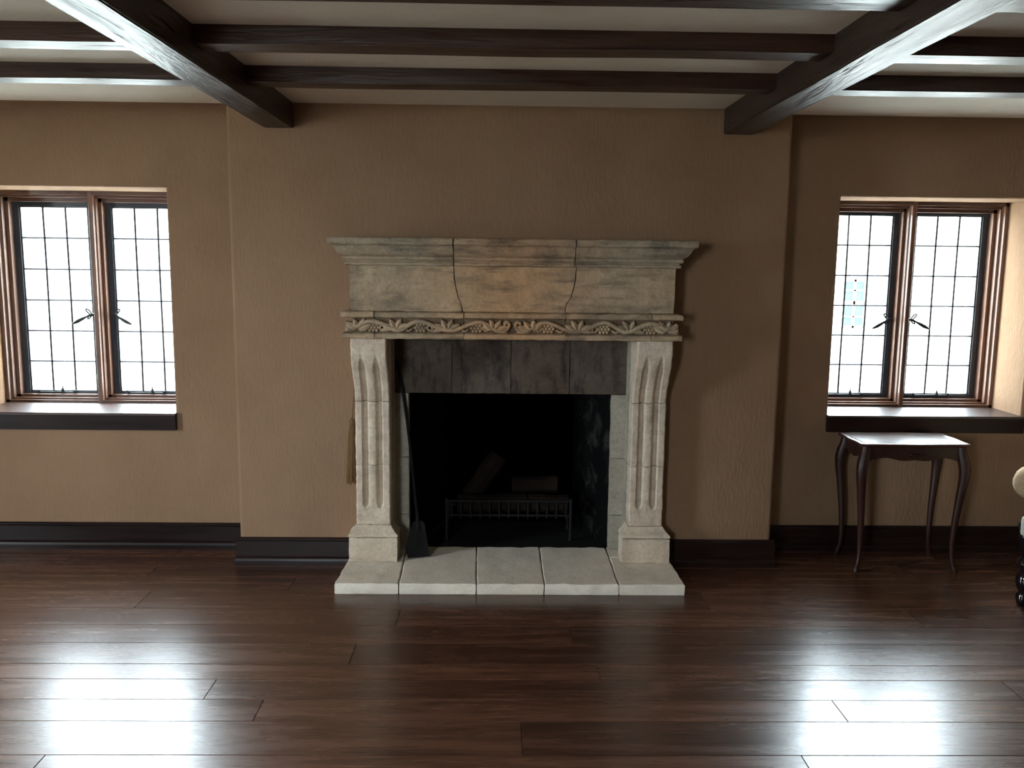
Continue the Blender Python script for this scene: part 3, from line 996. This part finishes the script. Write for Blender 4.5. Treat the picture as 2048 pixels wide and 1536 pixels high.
# ------------------------------------------------------------------ fire grate and firewood
grate = empty('fire_grate', (FX, 0.33, 0.052))
tag(grate, 'black iron basket grate standing in the dark firebox', 'grate')
gp = lambda name, bm, sm=50: mpart(name, bm, MAT['iron'], grate, sm, (FX, 0.33, 0.052))
GL, GR, GF, GB, GZ = FX - 0.36, FX + 0.36, 0.26, 0.48, 0.20
for z, nm in ((GZ, 'front_rail'), (GZ + 0.085, 'front_rail')):
    bm = bmesh.new(); tube(bm, [(GL, GF, z), (GR, GF, z)], 0.007, 8); gp(nm, bm)
bm = bmesh.new(); tube(bm, [(GL, GB, GZ), (GR, GB, GZ)], 0.007, 8); gp('back_rail', bm)
for k in range(13):
    x = GL + (GR - GL) * (k + 0.5) / 13
    bm = bmesh.new()
    tube(bm, [(x, GF, GZ + 0.085), (x, GF, GZ), (x, GF + 0.01, GZ - 0.02), (x, (GF + GB) / 2, GZ - 0.028), (x, GB, GZ)], 0.005, 6)
    gp('grate_bar', bm)
for x in (GL, GR):
    for y in (GF, GB):
        bm = bmesh.new(); tube(bm, [(x, y, 0.053), (x, y, 0.075), (x, y, GZ + (0.10 if y == GF else 0.02))], [0.014, 0.009, 0.009], 8); gp('leg', bm)
def log(name, pts, rad, label, seed):
    bm = bmesh.new()
    p = [Vector(q) for q in pts]
    P = [p[0] + (p[1] - p[0]) * i / 8 for i in range(9)]
    tube(bm, P, rad, 9, True)
    roughen(bm, 0.007, 9, seed)
    o = from_bm(name, bm, MAT['log'], None, 35)
    tag(o, label, 'firewood')
    return o
log('firewood_log', ((-0.22, 0.33, 0.250), (0.18, 0.34, 0.252)), 0.055, 'brown firewood log lying low in the grate, left half', 1)
log('firewood_log', ((0.19, 0.35, 0.252), (0.43, 0.33, 0.250)), 0.052, 'short brown log at the right end of the grate', 2)
log('firewood_log', ((-0.15, 0.455, 0.262), (0.02, 0.50, 0.50)), 0.06, 'split log standing upright at the back of the grate', 3)
log('firewood_log', ((0.10, 0.42, 0.345), (0.37, 0.40, 0.350)), 0.048, 'brown log on top of the pile at the right', 4)

# ------------------------------------------------------------------ fire shovel
sh = empty('fire_shovel', (-0.42, -0.05, 0.057))
tag(sh, 'long-handled black iron fire shovel leaning against the left jamb', 'shovel')
so = (-0.42, -0.05, 0.057)
# blade corners: bottom edge on the hearth, top leaning back
bl = [(-0.470, -0.085, 0.0605), (-0.355, -0.055, 0.0605), (-0.385, -0.010, 0.225), (-0.400, -0.005, 0.245), (-0.432, -0.008, 0.247), (-0.450, -0.015, 0.236), (-0.488, -0.065, 0.112)]
bm = bmesh.new()
fr = [bm.verts.new(Vector(p)) for p in bl]
cen = Vector((-0.425, -0.030, 0.14))
bk = [bm.verts.new(Vector(p) + Vector((0.0, 0.006, 0.002))) for p in bl]
bm.faces.new(fr); bm.faces.new(bk[::-1])
for i in range(len(bl)):
    j = (i + 1) % len(bl)
    bm.faces.new((fr[i], bk[i], bk[j], fr[j]))
mpart('blade', bm, MAT['iron'], sh, None, so)
bm = bmesh.new()
tube(bm, [(-0.420, -0.022, 0.19), (-0.425, -0.003, 0.26), (-0.440, 0.022, 0.38), (-0.462, 0.046, 0.60), (-0.487, 0.062, 0.80), (-0.515, 0.070, 0.99), (-0.538, 0.072, 1.105)],
     [0.011, 0.010, 0.0085, 0.008, 0.0075, 0.0075, 0.007], 8)
mpart('handle', bm, MAT['iron'], sh, 50, so)
bm = bmesh.new()
bmesh.ops.create_icosphere(bm, subdivisions=2, radius=0.0125, matrix=Matrix.Translation((-0.539, 0.070, 1.113)))
mpart('knob', bm, MAT['iron'], sh, 60, so)

# ------------------------------------------------------------------ tassel
ta = empty('damper_tassel', (-0.765, -0.03, 0.47))
tag(ta, 'brown tassel hanging on a cord beside the left mantel leg', 'tassel')
to = (-0.765, -0.03, 0.47)
bm = bmesh.new()
tube(bm, [(-0.7415, -0.012, 1.06), (-0.7535, -0.03, 1.015), (-0.760, -0.03, 0.92), (-0.768, -0.03, 0.815)], 0.0035, 6)
mpart('cord', bm, MAT['tassel'], ta, 60, to)
bm = bmesh.new()
lathe(bm, [(0.004, 0.818), (0.014, 0.812), (0.017, 0.800), (0.015, 0.786), (0.012, 0.778)], -0.769, -0.03, 14)
mpart('head_knot', bm, MAT['tassel'], ta, 60, to)
bm = bmesh.new()
nF = 26
for k in range(nF):
    a = 2 * PI * k / nF
    r0, r1 = 0.010, 0.0235 + 0.002 * ((k * 7) % 3)
    c, s_ = math.cos(a), math.sin(a)
    cx, cy = -0.769, -0.035
    tube(bm, [(cx + r0 * c, cy + r0 * s_, 0.782), (cx + 0.017 * c, cy + 0.017 * s_, 0.735), (cx - 0.002 + 0.021 * c, cy + 0.021 * s_, 0.64), (cx - 0.005 + r1 * c, cy + r1 * s_, 0.478 - 0.006 * ((k * 5) % 4))],
         [0.004, 0.0045, 0.0045, 0.0035], 5)
mpart('fringe', bm, MAT['tassel'], ta, 60, to)

# ------------------------------------------------------------------ side table
TX0, TX1, TY0, TY1, TZ = 1.942, 2.552, -0.125, 0.220, 0.718
tb = empty('side_table', ((TX0 + TX1) / 2, (TY0 + TY1) / 2, 0.0))
tag(tb, 'small dark mahogany side table with cabriole legs under the right window', 'table')
torg = ((TX0 + TX1) / 2, (TY0 + TY1) / 2, 0.0)
cx, cy = torg[0], torg[1]
a_, b2 = (TX1 - TX0) / 2, (TY1 - TY0) / 2
def table_outline(ins):
    pts = []
    n = 40
    per = []
    # rectangle with cut, slightly eared corners and softly shaped edges
    A, B = a_ - ins, b2 - ins
    ear = 0.045
    corners = [(-A, -B), (A, -B), (A, B), (-A, B)]
    for i in range(4):
        p, q = corners[i], corners[(i + 1) % 4]
        for k in range(14):
            t = k / 14
            x, y = p[0] + (q[0] - p[0]) * t, p[1] + (q[1] - p[1]) * t
            d = 0.008 * math.sin(PI * t) + 0.005 * math.sin(3 * PI * t)
            nx, ny = (0, 1) if i == 0 else (-1, 0) if i == 1 else (0, -1) if i == 2 else (1, 0)
            if k == 0:
                x *= 1 - 0.012 / A; y *= 1 - 0.012 / B
            pts.append((cx + x + nx * d, cy + y + ny * d))
    return pts
bm = bmesh.new()
rings = []
for ins, z in ((0.012, TZ - 0.020), (0.004, TZ - 0.017), (0.0, TZ - 0.011), (0.002, TZ - 0.002), (0.008, TZ), (0.016, TZ), (0.022, TZ - 0.0035), (0.05, TZ - 0.004)):
    rings.append([bm.verts.new((x, y, z)) for x, y in table_outline(ins)])
for r0, r1 in zip(rings, rings[1:]):
    for i in range(len(r0)):
        j = (i + 1) % len(r0)
        bm.faces.new((r0[i], r0[j], r1[j], r1[i]))
bm.faces.new(rings[0][::-1]); bm.faces.new(rings[-1])
mpart('tabletop', bm, MAT['table'], tb, 40, torg)
# aprons with a scalloped lower edge
def apron(p, q, th):
    bm = bmesh.new()
    n = 24
    p, q = Vector(p), Vector(q)
    d = (q - p).normalized()
    nn = Vector((d.y, -d.x, 0))
    R0, R1 = [], []
    for i in range(n + 1):
        t = i / n
        u = p + (q - p) * t
        drop = 0.062 + 0.020 * math.exp(-((t - 0.5) / 0.14) ** 2) + 0.010 * math.cos(6 * PI * t) * (1 - abs(2 * t - 1)) + 0.028 * (abs(2 * t - 1) ** 6)
        bow = nn * (0.010 * math.sin(PI * t))
        R0.append([bm.verts.new(u + bow + nn * th / 2 + Vector((0, 0, TZ - 0.019))), bm.verts.new(u + bow + nn * th / 2 + Vector((0, 0, TZ - 0.019 - drop)))])
        R1.append([bm.verts.new(u + bow - nn * th / 2 + Vector((0, 0, TZ - 0.019))), bm.verts.new(u + bow - nn * th / 2 + Vector((0, 0, TZ - 0.019 - drop)))])
    for i in range(n):
        bm.faces.new((R0[i][0], R0[i + 1][0], R0[i + 1][1], R0[i][1]))
        bm.faces.new((R1[i][0], R1[i][1], R1[i + 1][1], R1[i + 1][0]))
        bm.faces.new((R0[i][1], R0[i + 1][1], R1[i + 1][1], R1[i][1]))
        bm.faces.new((R0[i][0], R1[i][0], R1[i + 1][0], R0[i + 1][0]))
    for i in (0, n):
        bm.faces.new((R0[i][0], R0[i][1], R1[i][1], R1[i][0]))
    return bm
ix0, ix1, iy0, iy1 = TX0 + 0.045, TX1 - 0.045, TY0 + 0.04, TY1 - 0.04
for p, q in (((ix0, iy0, 0), (ix1, iy0, 0)), ((ix1, iy1, 0), (ix0, iy1, 0)), ((ix0, iy1, 0), (ix0, iy0, 0)), ((ix1, iy0, 0), (ix1, iy1, 0))):
    ap = mpart('apron', apron(p, q, 0.018), MAT['table_leg'], tb, 40, torg)
# carved ornament on the front apron
bm = bmesh.new()
mx = (ix0 + ix1) / 2
for k in range(-3, 4):
    bmesh.ops.create_icosphere(bm, subdivisions=1, radius=0.011 - 0.0012 * abs(k), matrix=Matrix.Translation((mx + k * 0.017, iy0 - 0.020 + 0.001 * abs(k), TZ - 0.066 + 0.004 * abs(k))))
mpart('apron_carving', bm, MAT['table_leg'], tb, 60, torg)
for sx in (-1, 1):
    for sy in (-1, 1):
        bx, by_ = (ix0 if sx < 0 else ix1), (iy0 if sy < 0 else iy1)
        bm = bmesh.new()
        o = Vector((sx, sy * 0.75, 0)).normalized()
        key = [(0.000, TZ - 0.022, 0.020), (0.004, TZ - 0.06, 0.022), (0.016, TZ - 0.10, 0.025), (0.024, TZ - 0.14, 0.0245), (0.024, TZ - 0.19, 0.022), (0.016, TZ - 0.26, 0.019),
               (0.006, TZ - 0.35, 0.0165), (-0.003, TZ - 0.45, 0.0145), (-0.008, TZ - 0.54, 0.0125), (-0.008, TZ - 0.61, 0.0105), (-0.003, TZ - 0.655, 0.0095), (0.008, TZ - 0.69, 0.0105), (0.016, TZ - 0.706, 0.013), (0.018, 0.0, 0.012)]
        tube(bm, [(bx + o.x * d, by_ + o.y * d, z) for d, z, r in key], [r * 1.22 for d, z, r in key], 10, True, 1.0, (1, 0, 0))
        lg = mpart('leg', bm, MAT['table_leg'], tb, 60, torg)
        bm = bmesh.new()
        for k, (zz, rr_) in enumerate(((TZ - 0.085, 0.010), (TZ - 0.105, 0.012), (TZ - 0.125, 0.010), (TZ - 0.145, 0.007))):
            bmesh.ops.create_icosphere(bm, subdivisions=1, radius=rr_, matrix=Matrix.Translation((bx + o.x * (0.030 + 0.004 * k), by_ + o.y * (0.030 + 0.004 * k), zz)))
        mpart('knee_carving', bm, MAT['table_leg'], lg, 60, torg)

# ------------------------------------------------------------------ armchair at the frame's edge
ac = empty('armchair', (2.610, -0.555, 0.0), math.radians(-48))
tag(ac, 'armchair with beige upholstered arm and glossy black turned legs, mostly cut off', 'armchair')
ao = (2.647, -0.555, 0.0)
def ap_(name, bm, mat, sm=50, parent=ac):
    return mpart(name, bm, mat, parent, sm, ao)
for s in (-1, 1):
    x = 2.95 + s * 0.315
    bm = bmesh.new()
    prof = [(-0.590, 0.03), (-0.582, 0.06), (-0.560, 0.078), (-0.52, 0.086), (-0.44, 0.084), (-0.25, 0.078), (-0.05, 0.074), (0.05, 0.06), (0.07, 0.02)]
    tube(bm, [(x, y, 0.615 + 0.03 * smoothstep(-0.3, 0.05, y)) for y, r in prof], [r for y, r in prof], 18)
    ap_('arm_pad', bm, MAT['beige'], 60)
    bm = bmesh.new()
    tube(bm, [(x + s * -0.0, -0.50, 0.545), (x - s * 0.01, -0.515, 0.48), (x, -0.53, 0.42), (x, -0.55, 0.34)], [0.024, 0.020, 0.026, 0.028], 10)
    ap_('arm_support', bm, MAT['lacquer'], 60)
    bm = bmesh.new()
    lathe(bm, [(0.020, 0.0), (0.028, 0.02), (0.030, 0.05), (0.020, 0.07), (0.022, 0.075), (0.034, 0.10), (0.037, 0.13), (0.030, 0.165), (0.020, 0.175), (0.026, 0.19), (0.040, 0.215), (0.034, 0.235), (0.020, 0.25),
               (0.024, 0.27), (0.036, 0.30), (0.036, 0.345)], x - s * 0.012, -0.555, 18)
    ap_('leg', bm, MAT['lacquer'], 40)
    bm = bmesh.new()
    tube(bm, [(x, 0.10, 0.36), (x, 0.13, 0.18), (x, 0.18, 0.0)], [0.028, 0.024, 0.020], 10)
    ap_('leg', bm, MAT['lacquer'], 60)
bm = bmesh.new()
box(bm, 2.615, 3.28, -0.585, 0.10, 0.355, 0.455)
bevelled(bm, 0.02, 3)
ap_('seat_rail', bm, MAT['pale_fabric'], 40)
bm = bmesh.new()
box(bm, 2.64, 3.26, -0.57, 0.06, 0.40, 0.50)
bevelled(bm, 0.035, 4)
ap_('seat_cushion', bm, MAT['beige'], 40)
bm = bmesh.new()
box(bm, 2.66, 3.24, 0.02, 0.12, 0.40, 0.92)
bevelled(bm, 0.04, 4)
for v in bm.verts:
    v.co.y += 0.10 * smoothstep(0.4, 0.95, v.co.z)
ap_('backrest', bm, MAT['beige'], 40)
bm = bmesh.new()
tube(bm, [(2.60, -0.46, 0.33), (2.575, -0.40, 0.36), (2.585, -0.28, 0.37), (2.62, -0.05, 0.36)], [0.015, 0.02, 0.02, 0.016], 8)
ap_('side_rail', bm, MAT['lacquer'], 60)

# ================================================================== OUTSIDE
bm = bmesh.new()
box(bm, -40, 40, 0.95, 60, -0.9, -0.7)
o = struct('ground_outside', bm, MAT['paving'], 'pale sunlit paving outside the windows')
bm = bmesh.new()
box(bm, -60, -5.2, -40, 0.9, -0.9, -0.3)
box(bm, -5.2, 40, -40, -6.9, -0.9, -0.3)
struct('bounce_ground_outside', bm, MAT['bounce_ground'], 'unseen ground outside the side and rear walls, coloured pale to bounce daylight')
hs = empty('neighbour_house', (6.0, 13.0, -0.7))
tag(hs, 'white rendered neighbouring house seen through the right window', 'house')
ho = (6.0, 13.0, -0.7)
bm = bmesh.new()
WX0, WX1, WZ0, WZ1 = 7.10, 7.60, 0.40, 1.40
box(bm, -3.0, WX0, 13.0, 20, -0.7, 4.2)
box(bm, WX1, 22.0, 13.0, 20, -0.7, 4.2)
box(bm, WX0, WX1, 13.0, 20, WZ1, 4.2)
box(bm, WX0, WX1, 13.0, 20, -0.7, WZ0)
mpart('wall', bm, MAT['stucco_out'], hs, None, ho)
bm = bmesh.new()
prism(bm, [(12.5, 4.2), (16.5, 6.2), (20.5, 4.2)], 'x', -3.4, 22.4)
mpart('roof', bm, MAT['roof_out'], hs, None, ho)
bm = bmesh.new()
for a, b_, c, d in ((WX0, WX1, WZ0, WZ0 + 0.05), (WX0, WX1, WZ1 - 0.05, WZ1), (WX0, WX0 + 0.05, WZ0, WZ1), (WX1 - 0.05, WX1, WZ0, WZ1), (7.325, 7.375, WZ0, WZ1), (WX0, WX1, 0.86, 0.96),
                    (WX0, WX1, 0.62, 0.65), (WX0, WX1, 1.16, 1.19)):
    box(bm, a, b_, 13.06, 13.12, c, d)
hw_ = mpart('window', bm, MAT['stucco_out'], hs, None, ho)
for (a, b_) in ((WX0 + 0.05, 7.325), (7.375, WX1 - 0.05)):
    for (c, d) in ((0.45, 0.62), (0.65, 0.86), (0.96, 1.16), (1.19, 1.35)):
        bm = bmesh.new()
        box(bm, a, b_, 13.10, 13.13, c, d)
        mpart('pane', bm, MAT['blue_glass'], hw_, None, ho)
def shrub(x, y, z0, h, r, mat, label, seed, trunk=0.06):
    root = empty('garden_shrub', (x, y, z0))
    tag(root, label, 'shrub')
    bm = bmesh.new()
    tube(bm, [(x, y, z0), (x + 0.02, y, z0 + h * 0.5), (x - 0.02, y, z0 + h)], [trunk, trunk * 0.8, trunk * 0.4], 8)
    mpart('trunk', bm, MAT['bark'], root, 50, (x, y, z0))
    bm = bmesh.new()
    q = random.Random(seed)
    for _ in range(420):
        d = Vector((q.gauss(0, 1), q.gauss(0, 1), q.gauss(0, 1))).normalized() * r * (0.55 + 0.5 * q.random())
        c = Vector((x, y, z0 + h)) + d
        n_ = Vector((q.gauss(0, 1), q.gauss(0, 1), q.gauss(0, 1))).normalized()
        t_ = n_.orthogonal().normalized()
        b_ = n_.cross(t_)
        L_ = 0.05 + 0.03 * q.random()
        bm.faces.new([bm.verts.new(c + t_ * L_), bm.verts.new(c + b_ * L_ * 0.4), bm.verts.new(c - t_ * L_), bm.verts.new(c - b_ * L_ * 0.4)])
    o = mpart('foliage', bm, mat, root, None, (x, y, z0))
    o['kind'] = 'stuff'
shrub(6.50, 8.0, -0.7, 1.08, 0.27, MAT['leaf_gold'], 'golden-leaved shrub on a pale trunk, through the right window', 1, 0.16)
shrub(-6.1, 8.0, -0.7, 0.6, 0.42, MAT['leaf'], 'low green shrub seen through the lowest panes of the left window', 2)
gw = empty('garden_wall', (7.0, 8.4, -0.7))
tag(gw, 'low pink brick garden wall beyond the right window', 'wall')
for r in range(7):
    for k in range(9):
        bm = bmesh.new()
        x = 6.85 + k * 0.23 + (0.115 if r % 2 else 0)
        z = -0.7 + r * 0.125
        box(bm, x, x + 0.215, 8.4, 8.51, z, z + 0.11)
        mpart('brick', bm, MAT['brick_out'], gw, None, (7.0, 8.4, -0.7))
bm = bmesh.new()
box(bm, 6.86, 8.95, 8.41, 8.50, -0.7, 0.165)
mpart('mortar_core', bm, MAT['paving'], gw, None, (7.0, 8.4, -0.7))
